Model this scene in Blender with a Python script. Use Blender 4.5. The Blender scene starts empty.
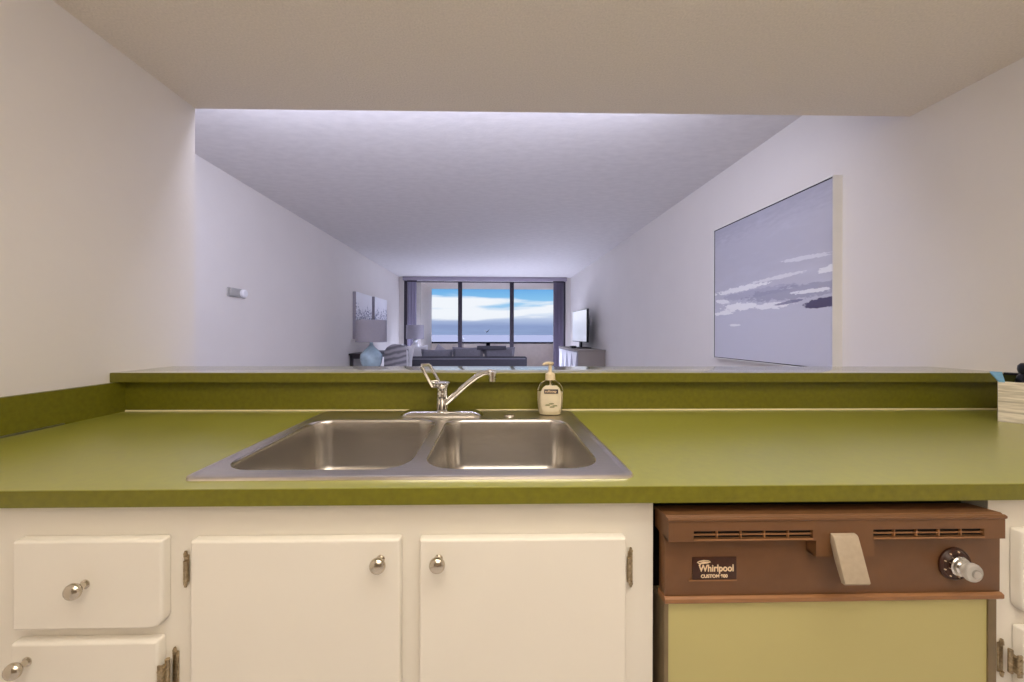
import bpy, bmesh, math, random
from mathutils import Vector, Matrix
random.seed(7)
sc = bpy.context.scene
C = sc.collection
PI = math.pi
H = 1.19            # eye height above the floor; z values below are metres above / below the eye unless noted
CT = 0.9134         # worktop height above the floor

# ------------------------------------------------------------------ materials
def nodes(name):
    m = bpy.data.materials.new(name); m.use_nodes = True
    nt = m.node_tree
    return m, nt, nt.nodes['Principled BSDF']

def lin(c):
    return tuple(((v/255)/12.92 if v/255 <= .04045 else ((v/255+.055)/1.055)**2.4) for v in c)

def mat(name, rgb, rough=.5, metal=0., var=0., vscale=8., bump=0., bscale=60., bdist=.002, coat=0., spec=.5, trans=0., ior=1.45, aniso=0.,
        stretch=(1, 1, 1), rvar=0., detail=4.):
    m, nt, b = nodes(name)
    col = (*lin(rgb), 1)
    b.inputs['Base Color'].default_value = col
    b.inputs['Roughness'].default_value = rough
    b.inputs['Metallic'].default_value = metal
    b.inputs['Specular IOR Level'].default_value = spec
    b.inputs['Coat Weight'].default_value = coat
    b.inputs['Transmission Weight'].default_value = trans
    b.inputs['IOR'].default_value = ior
    b.inputs['Anisotropic'].default_value = aniso
    L = nt.links
    tc = nt.nodes.new('ShaderNodeTexCoord')
    mp = nt.nodes.new('ShaderNodeMapping'); mp.inputs['Scale'].default_value = stretch
    L.new(tc.outputs['Object'], mp.inputs['Vector'])
    n = nt.nodes.new('ShaderNodeTexNoise'); n.inputs['Scale'].default_value = vscale; n.inputs['Detail'].default_value = detail
    L.new(mp.outputs['Vector'], n.inputs['Vector'])
    r = nt.nodes.new('ShaderNodeValToRGB')
    r.color_ramp.elements[0].position = .3; r.color_ramp.elements[1].position = .7
    lo = tuple(max(0, c*(1-var)) for c in col[:3]); hi = tuple(min(1, c*(1+var)) for c in col[:3])
    r.color_ramp.elements[0].color = (*lo, 1); r.color_ramp.elements[1].color = (*hi, 1)
    L.new(n.outputs['Fac'], r.inputs['Fac'])
    if trans < .5: L.new(r.outputs['Color'], b.inputs['Base Color'])
    if rvar:
        mr = nt.nodes.new('ShaderNodeMapRange')
        mr.inputs['To Min'].default_value = max(.02, rough-rvar); mr.inputs['To Max'].default_value = rough+rvar
        L.new(n.outputs['Fac'], mr.inputs['Value']); L.new(mr.outputs['Result'], b.inputs['Roughness'])
    if bump:
        n2 = nt.nodes.new('ShaderNodeTexNoise'); n2.inputs['Scale'].default_value = bscale; n2.inputs['Detail'].default_value = 3
        L.new(mp.outputs['Vector'], n2.inputs['Vector'])
        bp = nt.nodes.new('ShaderNodeBump'); bp.inputs['Strength'].default_value = bump; bp.inputs['Distance'].default_value = bdist
        L.new(n2.outputs['Fac'], bp.inputs['Height']); L.new(bp.outputs['Normal'], b.inputs['Normal'])
    return m

M = {}
M['wall']      = mat('painted plaster wall', (226, 221, 216), .7, var=.012, vscale=3, bump=.25, bscale=45, bdist=.003, spec=.3)
M['ceil']      = mat('knockdown ceiling texture', (226, 216, 202), .9, var=.06, vscale=150, bump=.6, bscale=150, bdist=.005, spec=.1)
M['ceil2']     = mat('living ceiling texture', (218, 214, 212), .9, var=.045, vscale=22, bump=.3, bscale=60, bdist=.005, spec=.1, stretch=(.5, 1, 1))
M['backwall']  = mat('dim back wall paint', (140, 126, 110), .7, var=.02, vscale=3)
M['rail']      = mat('dark rail paint', (12, 11, 15), .9, spec=0.)
M['cushion']   = mat('slate sofa cushion fabric', (138, 138, 150), .9, var=.12, vscale=60, bump=.3, bscale=400, spec=.2)
M['floor']     = mat('pale floor tile', (206, 205, 210), .4, var=.05, vscale=3)
M['green']     = mat('avocado laminate', (148, 148, 57), .30, var=.06, vscale=55, bump=.0, bscale=260, bdist=.0005, rvar=.03, detail=6, spec=.7, ior=1.55)
M['bargreen']  = mat('polished avocado laminate', (160, 154, 70), .17, var=.07, vscale=55, bump=.0, bscale=260, bdist=.0004, detail=6, spec=1., ior=1.6)
M['bargreen'].node_tree.nodes['Principled BSDF'].inputs['Coat Weight'].default_value = 1.; M['bargreen'].node_tree.nodes['Principled BSDF'].inputs['Coat Roughness'].default_value = .14
M['green'].node_tree.nodes['Principled BSDF'].inputs['Coat Weight'].default_value = .4; M['green'].node_tree.nodes['Principled BSDF'].inputs['Coat Roughness'].default_value = .24
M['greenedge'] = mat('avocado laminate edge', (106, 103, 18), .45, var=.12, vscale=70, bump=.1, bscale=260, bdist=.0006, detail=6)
M['bulk']      = mat('pale caulk', (226, 216, 176), .6)
M['alu']       = mat('aluminium strip', (170, 168, 160), .35, 1., var=.1, vscale=40)
M['cab']       = mat('cream cabinet paint', (222, 217, 206), .42, var=.015, vscale=5, bump=.08, bscale=30, bdist=.001, spec=.4)
M['dark']      = mat('dark recess', (14, 11, 9), .8)
M['nickel']    = mat('brushed nickel', (205, 196, 180), .22, 1., var=.05, vscale=60)
M['steel']     = mat('satin stainless steel', (216, 208, 198), .30, 1., var=.04, vscale=30, bump=.04, bscale=200, bdist=.0004, stretch=(1, 6, 1))
M['bowl']      = mat('brushed bowl steel', (200, 195, 188), .27, 1., var=.06, vscale=40, bump=.05, bscale=220, bdist=.0004, stretch=(1, 1, 6))
M['chrome']    = mat('chrome', (216, 214, 210), .08, 1., var=.02, vscale=20)
M['oldhinge']  = mat('aged hinge metal', (176, 160, 132), .38, 1., var=.3, vscale=200)
M['brown']     = mat('brown plastic', (106, 72, 43), .45, var=.08, vscale=25, bump=.08, bscale=300, bdist=.0004)
M['brownlite'] = mat('brown plastic trim', (140, 98, 62), .4, var=.08, vscale=25)
M['badge']     = mat('dark brown badge', (58, 28, 14), .4, var=.2, vscale=120)
M['ink']       = mat('cream print', (225, 200, 165), .5)
M['olive']     = mat('olive enamel panel', (178, 169, 112), .38, var=.03, vscale=3)
M['trimmetal'] = mat('bronze trim', (128, 112, 86), .45, .5, var=.1, vscale=30)
M['latch']     = mat('grey latch plastic', (160, 145, 124), .5, var=.06, vscale=120)
M['clear']     = mat('clear knob plastic', (240, 240, 240), .06, trans=1., ior=1.4)
M['frost']     = mat('frosted clear knob plastic', (235, 232, 226), .28, trans=.75, ior=1.3)
M['bottle']    = mat('clear bottle plastic', (238, 236, 220), .08, trans=1., ior=1.2)
M['soap']      = mat('cream soap', (226, 214, 188), .35, var=.02)
M['pump']      = mat('cream pump plastic', (222, 205, 172), .4)
M['label']     = mat('label paper', (222, 210, 182), .5, var=.03, vscale=60)
M['navy']      = mat('navy label band', (52, 44, 62), .5)
M['leafprint'] = mat('green print', (150, 148, 110), .5, var=.2, vscale=300)
M['blue']      = mat('blue rim tape', (120, 180, 215), .55, var=.08, vscale=40)
M['lining']    = mat('dark green lining', (70, 74, 16), .7, var=.15, vscale=60)
M['black']     = mat('black plastic', (16, 16, 22), .3)
M['frame']     = mat('dark bronze frame', (52, 46, 56), .45, .3, var=.1, vscale=20)
M['blind']     = mat('mauve blind slat', (132, 126, 146), .7, var=.06, vscale=15, stretch=(1, 1, .2))
M['blinddark'] = mat('dark mauve blind slat', (84, 76, 92), .7, var=.06, vscale=15, stretch=(1, 1, .2))
M['valance']   = mat('grey valance', (152, 144, 158), .6, var=.03)
M['balc']      = mat('balcony stucco', (214, 200, 186), .85, var=.04, vscale=12, bump=.3, bscale=80)
M['sofa']      = mat('charcoal sofa fabric', (92, 92, 102), .9, var=.12, vscale=60, bump=.3, bscale=400, spec=.2)
M['sofalite']  = mat('sofa piping', (150, 150, 162), .85)
M['white']     = mat('white cotton', (226, 226, 232), .85, var=.04, vscale=20, bump=.2, bscale=120)
M['greycot']   = mat('grey cotton', (170, 168, 176), .9, var=.1, vscale=30, bump=.2, bscale=120)
M['shade']     = mat('grey linen shade', (160, 156, 164), .85, var=.05, vscale=220, stretch=(1, 1, .15))
M['blueglass'] = mat('blue mottled glass', (166, 190, 204), .10, var=.22, vscale=9, coat=.6)
M['ceramic']   = mat('white ceramic', (228, 228, 230), .25)
M['darkwood']  = mat('dark stained wood', (52, 46, 50), .5, var=.2, vscale=12, stretch=(1, 8, 8))
M['taupe']     = mat('taupe wood', (150, 142, 136), .6, var=.08, vscale=10, stretch=(8, 1, 8))
M['carved']    = mat('white carved drawer front', (232, 230, 234), .5, var=.02)
M['carvedark'] = mat('grey carved groove', (150, 148, 156), .6)
M['tv']        = mat('tv bezel', (24, 24, 30), .3)
M['screen']    = mat('tv screen with painted reflection', (200, 202, 208), .12, coat=.3, var=.01)
_b = M['screen'].node_tree.nodes['Principled BSDF']; _b.inputs['Emission Color'].default_value = (.86, .88, .93, 1); _b.inputs['Emission Strength'].default_value = .45  # pale colour and glow stand in for the window reflected in the screen
M['canvas']    = mat('canvas edge', (236, 234, 228), .6, var=.02)
M['canvasgrey']= mat('grey canvas edge', (150, 146, 156), .7)
M['thermo']    = mat('thermostat plastic', (172, 170, 166), .4)
M['thermow']   = mat('thermostat white dial', (236, 236, 238), .3)
M['gull']      = mat('gull feathers', (34, 36, 42), .8, var=.2, vscale=8)
M['sand']      = mat('planked pale wood', (210, 204, 192), .6)

def glass_mat():
    m = bpy.data.materials.new('window glass'); m.use_nodes = True
    nt = m.node_tree; nt.nodes.clear()
    o = nt.nodes.new('ShaderNodeOutputMaterial'); mx = nt.nodes.new('ShaderNodeMixShader')
    t = nt.nodes.new('ShaderNodeBsdfTransparent'); g = nt.nodes.new('ShaderNodeBsdfGlossy')
    t.inputs['Color'].default_value = (.96, .98, 1, 1); g.inputs['Roughness'].default_value = .02
    mx.inputs['Fac'].default_value = .0
    nt.links.new(t.outputs[0], mx.inputs[1]); nt.links.new(g.outputs[0], mx.inputs[2]); nt.links.new(mx.outputs[0], o.inputs['Surface'])
    return m
M['glass'] = glass_mat()

class G:
    """tiny expression helper for node maths"""
    def __init__(s, nt): s.nt = nt
    def __call__(s, op, *a, clamp=False):
        n = s.nt.nodes.new('ShaderNodeMath'); n.operation = op; n.use_clamp = clamp
        for i, v in enumerate(a):
            if isinstance(v, (int, float)): n.inputs[i].default_value = v
            else: s.nt.links.new(v, n.inputs[i])
        return n.outputs[0]
    def mix(s, f, a, b):
        n = s.nt.nodes.new('ShaderNodeMix'); n.data_type = 'RGBA'
        for sock, v in ((n.inputs[0], f), (n.inputs[6], a), (n.inputs[7], b)):
            if isinstance(v, tuple): sock.default_value = (*v, 1) if len(v) == 3 else v
            elif isinstance(v, (int, float)): sock.default_value = v
            else: s.nt.links.new(v, sock)
        return n.outputs[2]
    def noise(s, vec, scale, detail=4, out='Fac'):
        n = s.nt.nodes.new('ShaderNodeTexNoise'); n.inputs['Scale'].default_value = scale; n.inputs['Detail'].default_value = detail
        s.nt.links.new(vec, n.inputs['Vector']); return n.outputs[out]
    def comb(s, x, y, z):
        n = s.nt.nodes.new('ShaderNodeCombineXYZ')
        for i, v in enumerate((x, y, z)):
            if isinstance(v, (int, float)): n.inputs[i].default_value = v
            else: s.nt.links.new(v, n.inputs[i])
        return n.outputs[0]
    def smooth(s, v, a, b):
        n = s.nt.nodes.new('ShaderNodeMapRange'); n.interpolation_type = 'SMOOTHSTEP'
        n.inputs['From Min'].default_value = a; n.inputs['From Max'].default_value = b
        s.nt.links.new(v, n.inputs['Value']); return n.outputs['Result']

def painting_mat():
    """abstract seascape: mesh local y = 0 (window end) .. -1.0625, z up from the base"""
    m, nt, b = nodes('abstract seascape canvas'); g = G(nt)
    tc = nt.nodes.new('ShaderNodeTexCoord'); sp = nt.nodes.new('ShaderNodeSeparateXYZ'); nt.links.new(tc.outputs['Object'], sp.inputs[0])
    u = g('DIVIDE', g('SUBTRACT', .531, sp.outputs['Y']), 1.0625); v = g('DIVIDE', sp.outputs['Z'], 1.045)
    vec = g.comb(g('MULTIPLY', u, 2.2), g('MULTIPLY', v, 7), 0)
    n1 = g.noise(vec, 2.2, 6); n2 = g.noise(vec, 7, 6); n4 = g.noise(g.comb(g('MULTIPLY', u, 5.), g('MULTIPLY', v, 13), 7.7), 7, 6); n3 = g.noise(g.comb(g('MULTIPLY', u, 3.), g('MULTIPLY', v, 9), 3.3), 5, 7)
    base = g.mix(g.smooth(g('ADD', v, g('MULTIPLY', g('SUBTRACT', n1, .5), .5)), .25, .75), lin((200, 200, 212)), lin((186, 185, 196)))
    base = g.mix(g('MULTIPLY', g.smooth(n1, .55, .8), .5), base, lin((205, 205, 216)))
    base = g.mix(g('MULTIPLY', g.smooth(g('ADD', v, g('MULTIPLY', g('SUBTRACT', n2, .5), .25)), .82, 1.0), .35), base, lin((140, 140, 158)))
    def streak(col, u0, v0, a, bb, k, lo=.05, hi=.35, amt=1., nz=.9):
        nonlocal base
        du = g('DIVIDE', g('SUBTRACT', u, u0), a)
        dv = g('DIVIDE', g('SUBTRACT', g('SUBTRACT', v, v0), g('MULTIPLY', g('SUBTRACT', u, u0), k)), bb)
        d = g('SUBTRACT', 1., g('ADD', g('MULTIPLY', du, du), g('MULTIPLY', dv, dv)))
        d = g('ADD', d, g('MULTIPLY', g('SUBTRACT', n3, .5), 2*nz))
        d = g('ADD', d, g('MULTIPLY', g('SUBTRACT', n2, .5), nz))
        d = g('ADD', d, g('MULTIPLY', g('SUBTRACT', n4, .5), 2.2*nz))
        base = g.mix(g('MULTIPLY', g.smooth(d, lo, hi), amt), base, lin(col))
    streak((138, 138, 162), .75, .43, .42, .045, .0, amt=.55)
    streak((150, 150, 176), .45, .46, .4, .03, .02, amt=.4)
    streak((236, 236, 238), .30, .505, .30, .022, .03)
    streak((228, 228, 232), .62, .535, .22, .014, .02, amt=.8)
    streak((240, 240, 242), .28, .38, .20, .030, -.03)
    streak((240, 240, 242), .12, .345, .14, .018, .04)
    streak((236, 236, 240), .10, .43, .10, .02, -.12)
    streak((236, 236, 240), .60, .365, .17, .022, .0)
    streak((232, 232, 236), .86, .425, .15, .012, .0)
    streak((222, 222, 228), .83, .615, .18, .014, -.05, amt=.85)
    streak((236, 236, 238), .97, .53, .07, .022, 0)
    streak((240, 240, 242), .24, .25, .07, .010, 0, amt=.9)
    streak((86, 80, 108), .95, .355, .14, .030, .05, nz=.5)
    streak((110, 108, 140), .72, .375, .12, .010, .08, amt=.8)
    nt.links.new(base, b.inputs['Base Color']); b.inputs['Roughness'].default_value = .55
    return m
M['painting'] = painting_mat()

def cityart_mat(name, seed):
    m, nt, b = nodes(name); g = G(nt)
    tc = nt.nodes.new('ShaderNodeTexCoord'); sp = nt.nodes.new('ShaderNodeSeparateXYZ'); nt.links.new(tc.outputs['Object'], sp.inputs[0])
    y, z = sp.outputs['Y'], sp.outputs['Z']
    n = g.noise(g.comb(g('MULTIPLY', y, 9), seed, 0), 2.5, 3); n2 = g.noise(g.comb(g('MULTIPLY', y, 9), g('MULTIPLY', z, 12), seed), 3, 5)
    base = g.mix(g.smooth(z, .1, .75), lin((224, 222, 230)), lin((240, 240, 244)))
    top = g('ADD', .42, g('MULTIPLY', g('SUBTRACT', n, .4), .6))
    band = g('MULTIPLY', g.smooth(g('SUBTRACT', top, z), -.02, .02), g.smooth(g('SUBTRACT', z, .24), -.03, .05))
    base = g.mix(g('MULTIPLY', band, g.smooth(n2, .42, .62)), base, lin((92, 98, 130)))
    base = g.mix(g('MULTIPLY', g.smooth(g('SUBTRACT', .22, z), 0, .1), .6), base, lin((236, 236, 240)))
    nt.links.new(base, b.inputs['Base Color']); b.inputs['Roughness'].default_value = .6
    return m

def plank_mat():
    m, nt, b = nodes('whitewashed plank print'); g = G(nt)
    tc = nt.nodes.new('ShaderNodeTexCoord'); sp = nt.nodes.new('ShaderNodeSeparateXYZ'); nt.links.new(tc.outputs['Object'], sp.inputs[0])
    z = sp.outputs['Z']
    f = g('FRACT', g('MULTIPLY', z, 31.)); line = g.smooth(g('ABSOLUTE', g('SUBTRACT', f, .5)), .42, .49)
    mp = nt.nodes.new('ShaderNodeMapping'); mp.inputs['Scale'].default_value = (8, 8, 70); nt.links.new(tc.outputs['Object'], mp.inputs['Vector'])
    n = g.noise(mp.outputs[0], 2.2, 6)
    c = g.mix(g.smooth(n, .35, .7), lin((196, 188, 170)), lin((234, 226, 210)))
    c = g.mix(g('MULTIPLY', line, .55), c, lin((150, 140, 122)))
    nt.links.new(c, b.inputs['Base Color']); b.inputs['Roughness'].default_value = .6
    return m
M['plank'] = plank_mat()

def pleat_mat():
    m, nt, b = nodes('pleated grey cover'); g = G(nt)
    tc = nt.nodes.new('ShaderNodeTexCoord'); sp = nt.nodes.new('ShaderNodeSeparateXYZ'); nt.links.new(tc.outputs['Object'], sp.inputs[0])
    n = g.noise(tc.outputs['Object'], 6, 3)
    t = g('ADD', g('MULTIPLY', sp.outputs['Z'], 11.), g('ADD', g('MULTIPLY', sp.outputs['X'], -2.5), g('MULTIPLY', n, .8)))
    s = g('ABSOLUTE', g('SUBTRACT', g('FRACT', t), .5))
    c = g.mix(g.smooth(s, .1, .42), lin((188, 186, 194)), lin((134, 132, 142)))
    nt.links.new(c, b.inputs['Base Color']); b.inputs['Roughness'].default_value = .9
    return m
M['pleat'] = pleat_mat()

# ------------------------------------------------------------------ mesh helpers
class MB:
    def __init__(s): s.bm = bmesh.new()
    def _merge(s, b2):
        me = bpy.data.meshes.new('t'); b2.to_mesh(me); b2.free(); s.bm.from_mesh(me); bpy.data.meshes.remove(me)
    def box(s, x0, x1, y0, y1, z0, z1, bev=0., seg=2, rot=None, pivot=None):
        b = bmesh.new(); bmesh.ops.create_cube(b, size=1)
        for v in b.verts:
            v.co = Vector(((x0+x1)/2+v.co.x*(x1-x0), (y0+y1)/2+v.co.y*(y1-y0), (z0+z1)/2+v.co.z*(z1-z0)))
        if bev: bmesh.ops.bevel(b, geom=b.edges[:], offset=bev, segments=seg, affect='EDGES', profile=.5)
        if rot:
            p = Vector(pivot or ((x0+x1)/2, (y0+y1)/2, (z0+z1)/2))
            bmesh.ops.transform(b, matrix=Matrix.Translation(p) @ rot @ Matrix.Translation(-p), verts=b.verts)
        s._merge(b); return s
    def lathe(s, prof, c=(0, 0, 0), axis='Z', n=32, sx=1., sy=1.):
        """prof: (radius, height); sx / sy squash the section"""
        b = bmesh.new(); rings = []
        for r, h in prof:
            if r < 1e-6: rings.append([b.verts.new((0, 0, h))])
            else: rings.append([b.verts.new((r*sx*math.cos(2*PI*k/n), r*sy*math.sin(2*PI*k/n), h)) for k in range(n)])
        for a, d in zip(rings, rings[1:]):
            for k in range(n):
                k2 = (k+1) % n
                if len(a) == 1 and len(d) == 1: continue
                if len(a) == 1: b.faces.new((a[0], d[k2], d[k]))
                elif len(d) == 1: b.faces.new((a[k], a[k2], d[0]))
                else: b.faces.new((a[k], a[k2], d[k2], d[k]))
        for r in (rings[0], rings[-1]):
            if len(r) > 2: b.faces.new(r)
        if axis == '-Y': mt = Matrix.Rotation(PI/2, 4, 'X')
        elif axis == 'X': mt = Matrix.Rotation(PI/2, 4, 'Y')
        elif isinstance(axis, Vector): mt = axis.to_track_quat('Z', 'Y').to_matrix().to_4x4()
        else: mt = Matrix.Identity(4)
        bmesh.ops.transform(b, matrix=Matrix.Translation(Vector(c)) @ mt, verts=b.verts)
        bmesh.ops.recalc_face_normals(b, faces=b.faces)
        s._merge(b); return s
    def tube(s, pts, rad, n=14, closed=False):
        pts = [Vector(p) for p in pts]; N = len(pts)
        rad = rad if isinstance(rad, (list, tuple)) else [rad]*N
        b = bmesh.new(); rings = []; up = None
        for i, p in enumerate(pts):
            if closed: t = (pts[(i+1) % N]-pts[i-1]).normalized()
            else: t = (pts[min(i+1, N-1)]-pts[max(i-1, 0)]).normalized()
            if up is None:
                up = t.orthogonal().normalized()
            up = (up-t*up.dot(t)).normalized(); w = t.cross(up)
            rings.append([b.verts.new(p+(up*math.cos(2*PI*k/n)+w*math.sin(2*PI*k/n))*rad[i]) for k in range(n)])
        pr = list(zip(rings, rings[1:])) + ([(rings[-1], rings[0])] if closed else [])
        for a, d in pr:
            for k in range(n): b.faces.new((a[k], a[(k+1) % n], d[(k+1) % n], d[k]))
        if not closed: b.faces.new(rings[0]); b.faces.new(rings[-1])
        bmesh.ops.recalc_face_normals(b, faces=b.faces)
        s._merge(b); return s
    def prism(s, poly, a0, a1, plane='YZ', bev=0., seg=2):
        """extrude a polygon given in a plane along the third axis"""
        b = bmesh.new()
        def P(p, t):
            return {'YZ': (t, p[0], p[1]), 'XZ': (p[0], t, p[1]), 'XY': (p[0], p[1], t)}[plane]
        A = [b.verts.new(P(p, a0)) for p in poly]; B = [b.verts.new(P(p, a1)) for p in poly]
        n = len(poly)
        fa = b.faces.new(A); fb = b.faces.new(B[::-1])
        for k in range(n): b.faces.new((A[k], B[k], B[(k+1) % n], A[(k+1) % n]))
        bmesh.ops.recalc_face_normals(b, faces=b.faces)
        if bev:
            bmesh.ops.bevel(b, geom=list(fa.edges), offset=bev, segments=seg, affect='EDGES', profile=.5)
        s._merge(b); return s
    def plate(s, x0, x1, y0, y1, a0, a1, holes, plane='XZ'):
        """rectangular slab with rectangular holes: first two pairs span the plane, a0..a1 the thickness"""
        xs = sorted({x0, x1, *[h[0] for h in holes], *[h[1] for h in holes]}); ys = sorted({y0, y1, *[h[2] for h in holes], *[h[3] for h in holes]})
        b = bmesh.new(); V = {}
        def v(x, y, a):
            k = (x, y, a)
            if k not in V: V[k] = b.verts.new({'XZ': (x, a, y), 'XY': (x, y, a), 'YZ': (a, x, y)}[plane])
            return V[k]
        inh = lambda x, y: any(h[0] < x < h[1] and h[2] < y < h[3] for h in holes)
        solid = {}
        for i in range(len(xs)-1):
            for j in range(len(ys)-1):
                solid[i, j] = not inh((xs[i]+xs[i+1])/2, (ys[j]+ys[j+1])/2)
        for (i, j), ok in solid.items():
            if not ok: continue
            X0, X1, Y0, Y1 = xs[i], xs[i+1], ys[j], ys[j+1]
            b.faces.new((v(X0, Y0, a0), v(X1, Y0, a0), v(X1, Y1, a0), v(X0, Y1, a0)))
            b.faces.new((v(X0, Y0, a1), v(X0, Y1, a1), v(X1, Y1, a1), v(X1, Y0, a1)))
            for (di, dj, p, q) in ((-1, 0, (X0, Y0), (X0, Y1)), (1, 0, (X1, Y0), (X1, Y1)), (0, -1, (X0, Y0), (X1, Y0)), (0, 1, (X0, Y1), (X1, Y1))):
                if not solid.get((i+di, j+dj), False):
                    b.faces.new((v(*p, a0), v(*q, a0), v(*q, a1), v(*p, a1)))
        bmesh.ops.recalc_face_normals(b, faces=b.faces)
        s._merge(b); return s
    def loft(s, rings, close=True, cap0=False, cap1=False):
        b = bmesh.new(); R = [[b.verts.new(p) for p in r] for r in rings]; n = len(R[0])
        for a, d in zip(R, R[1:]):
            for k in range(n if close else n-1): b.faces.new((a[k], a[(k+1) % n], d[(k+1) % n], d[k]))
        if cap0: b.faces.new(R[0])
        if cap1: b.faces.new(R[-1])
        bmesh.ops.recalc_face_normals(b, faces=b.faces)
        s._merge(b); return s
    def pillow(s, c, w, d, h, rot=None, n=10, pinch=.35):
        """soft cushion: w (x) by h (z), thickness d"""
        b = bmesh.new(); grid = {}
        for side in (1, -1):
            for i in range(n+1):
                for j in range(n+1):
                    a, e = 2*i/n-1, 2*j/n-1
                    t = max(0, (1-a*a)*(1-e*e))**pinch
                    k = .10
                    x = a*w/2*(1-k*(1-abs(e))**1.0*abs(a)**3); z = e*h/2*(1-k*(1-abs(a))*abs(e)**3)
                    edge = i in (0, n) or j in (0, n)
                    key = (i, j, 0 if edge else side)
                    if key not in grid: grid[key] = b.verts.new((x, side*t*d/2 if not edge else 0, z))
        gk = lambda i, j, sd: grid[(i, j, 0 if (i in (0, n) or j in (0, n)) else sd)]
        for sd in (1, -1):
            for i in range(n):
                for j in range(n):
                    b.faces.new((gk(i, j, sd), gk(i+1, j, sd), gk(i+1, j+1, sd), gk(i, j+1, sd)))
        bmesh.ops.recalc_face_normals(b, faces=b.faces)
        bmesh.ops.transform(b, matrix=Matrix.Translation(Vector(c)) @ (rot or Matrix.Identity(4)), verts=b.verts)
        s._merge(b); return s
    def build(s, name, m, parent=None, smooth=35, origin=None):
        me = bpy.data.meshes.new(name); s.bm.to_mesh(me); s.bm.free()
        me.materials.append(M[m] if isinstance(m, str) else m)
        if smooth:
            for p in me.polygons: p.use_smooth = True
            me.set_sharp_from_angle(angle=math.radians(smooth))
        o = bpy.data.objects.new(name, me); C.objects.link(o)
        if parent is not None:
            base = parent; off = Vector((0, 0, 0))
            while base is not None: off += base.location; base = base.parent
            me.transform(Matrix.Translation(-off)); o.parent = parent
        else:
            if origin is None:
                co = [v.co for v in me.vertices]
                lo = [min(c[i] for c in co) for i in range(3)]; hi = [max(c[i] for c in co) for i in range(3)]
                origin = ((lo[0]+hi[0])/2, (lo[1]+hi[1])/2, lo[2])
            me.transform(Matrix.Translation(-Vector(origin))); o.location = origin
        return o

def tag(o, label=None, cat=None, group=None, kind=None):
    if label: o['label'] = label
    if cat: o['category'] = cat
    if group: o['group'] = group
    if kind: o['kind'] = kind
    return o
def thing(name, label, cat, loc, group=None):
    o = bpy.data.objects.new(name, None); C.objects.link(o); o.location = loc; o.empty_display_size = .05
    return tag(o, label, cat, group)
def struct(o, label=None):
    o['kind'] = 'structure'
    if label: o['label'] = label
    return o
def text(name, s, size, loc, rot, m, parent, sx=1., depth=.0004, shear=0., align='LEFT', offset=0.):
    cu = bpy.data.curves.new('t', 'FONT'); cu.body = s; cu.size = size; cu.extrude = depth; cu.shear = shear; cu.align_x = align; cu.offset = offset
    t = bpy.data.objects.new('t', cu); C.objects.link(t)
    bpy.context.view_layer.update()
    me = bpy.data.meshes.new_from_object(t.evaluated_get(bpy.context.evaluated_depsgraph_get()))
    bpy.data.objects.remove(t); bpy.data.curves.remove(cu)
    me.transform(Matrix.Translation(Vector(loc)) @ rot @ Matrix.Diagonal((sx, 1, 1, 1)))
    mb = MB(); mb.bm.from_mesh(me); bpy.data.meshes.remove(me)
    return mb.build(name, m, parent, smooth=0)
def rrect(x0, x1, y0, y1, r, n=6):
    """rounded rectangle, counter-clockwise; r = one radius or four (x0y0, x1y0, x1y1, x0y1)"""
    r = r if isinstance(r, (list, tuple)) else (r,)*4
    out = []
    for (cx, cy, a, k) in ((x0, y0, PI, 0), (x1, y0, 1.5*PI, 1), (x1, y1, 0, 2), (x0, y1, .5*PI, 3)):
        rr = r[k]
        ox = cx+rr if cx == x0 else cx-rr; oy = cy+rr if cy == y0 else cy-rr
        if rr <= 0: out.append((cx, cy)); continue
        for i in range(n+1):
            t = a+.5*PI*i/n
            out.append((ox+rr*math.cos(t), oy+rr*math.sin(t)))
    return out

# ------------------------------------------------------------------ the setting
XL, XR = -1.300, 1.8755        # kitchen side walls
XLL = -2.2044                  # living room left wall
YS, YF, YB = 1.6227, 8.77, -1.5
ZK, ZL = H+.9794, H+1.3238     # the two ceilings
struct(MB().box(XLL-.2, XR+.2, YB-.1, YF+.1, -.1, 0).build('floor', 'floor', smooth=0))
struct(MB().prism([(XL-.1, YB), (XR, YB), (XR, 1.612), (XL-.1, 1.642)], ZK, ZL+.1, 'XY').build('ceiling', 'ceil', smooth=0), 'lower beige textured ceiling over the kitchen')
struct(MB().box(XLL-.1, XR, YS, YF+.1, ZL, ZL+.1).build('ceiling', 'ceil2', smooth=0), 'higher textured ceiling over the living room')
struct(MB().box(XR, XR+.1, YB-.1, YF+.1, 0, ZL+.1).build('wall_right', 'wall', smooth=0))
struct(MB().box(XLL, XL-.1, 1.54, 1.638, 0, ZL).box(XL-.1, XL, YB, 1.638, 0, ZK).build('wall_kitchen_left', 'wall', smooth=0))
struct(MB().box(XLL-.1, XLL, YS-.1, YF+.1, 0, ZL+.1).build('wall_left', 'wall', smooth=0))
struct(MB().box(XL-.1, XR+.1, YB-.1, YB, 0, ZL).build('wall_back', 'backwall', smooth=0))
WX0, WX1, WZ = -2.0715, 1.741, H+1.2335
struct(MB().plate(XLL-.1, XR+.1, 0, ZL+.1, YF, YF+.1, [(WX0, WX1, .06, WZ)]).build('wall_front', 'wall', smooth=0))
struct(MB().box(XL, XR, 1.3375, 1.50, 0, H-.171).build('wall_bar', 'wall', smooth=0))
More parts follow.
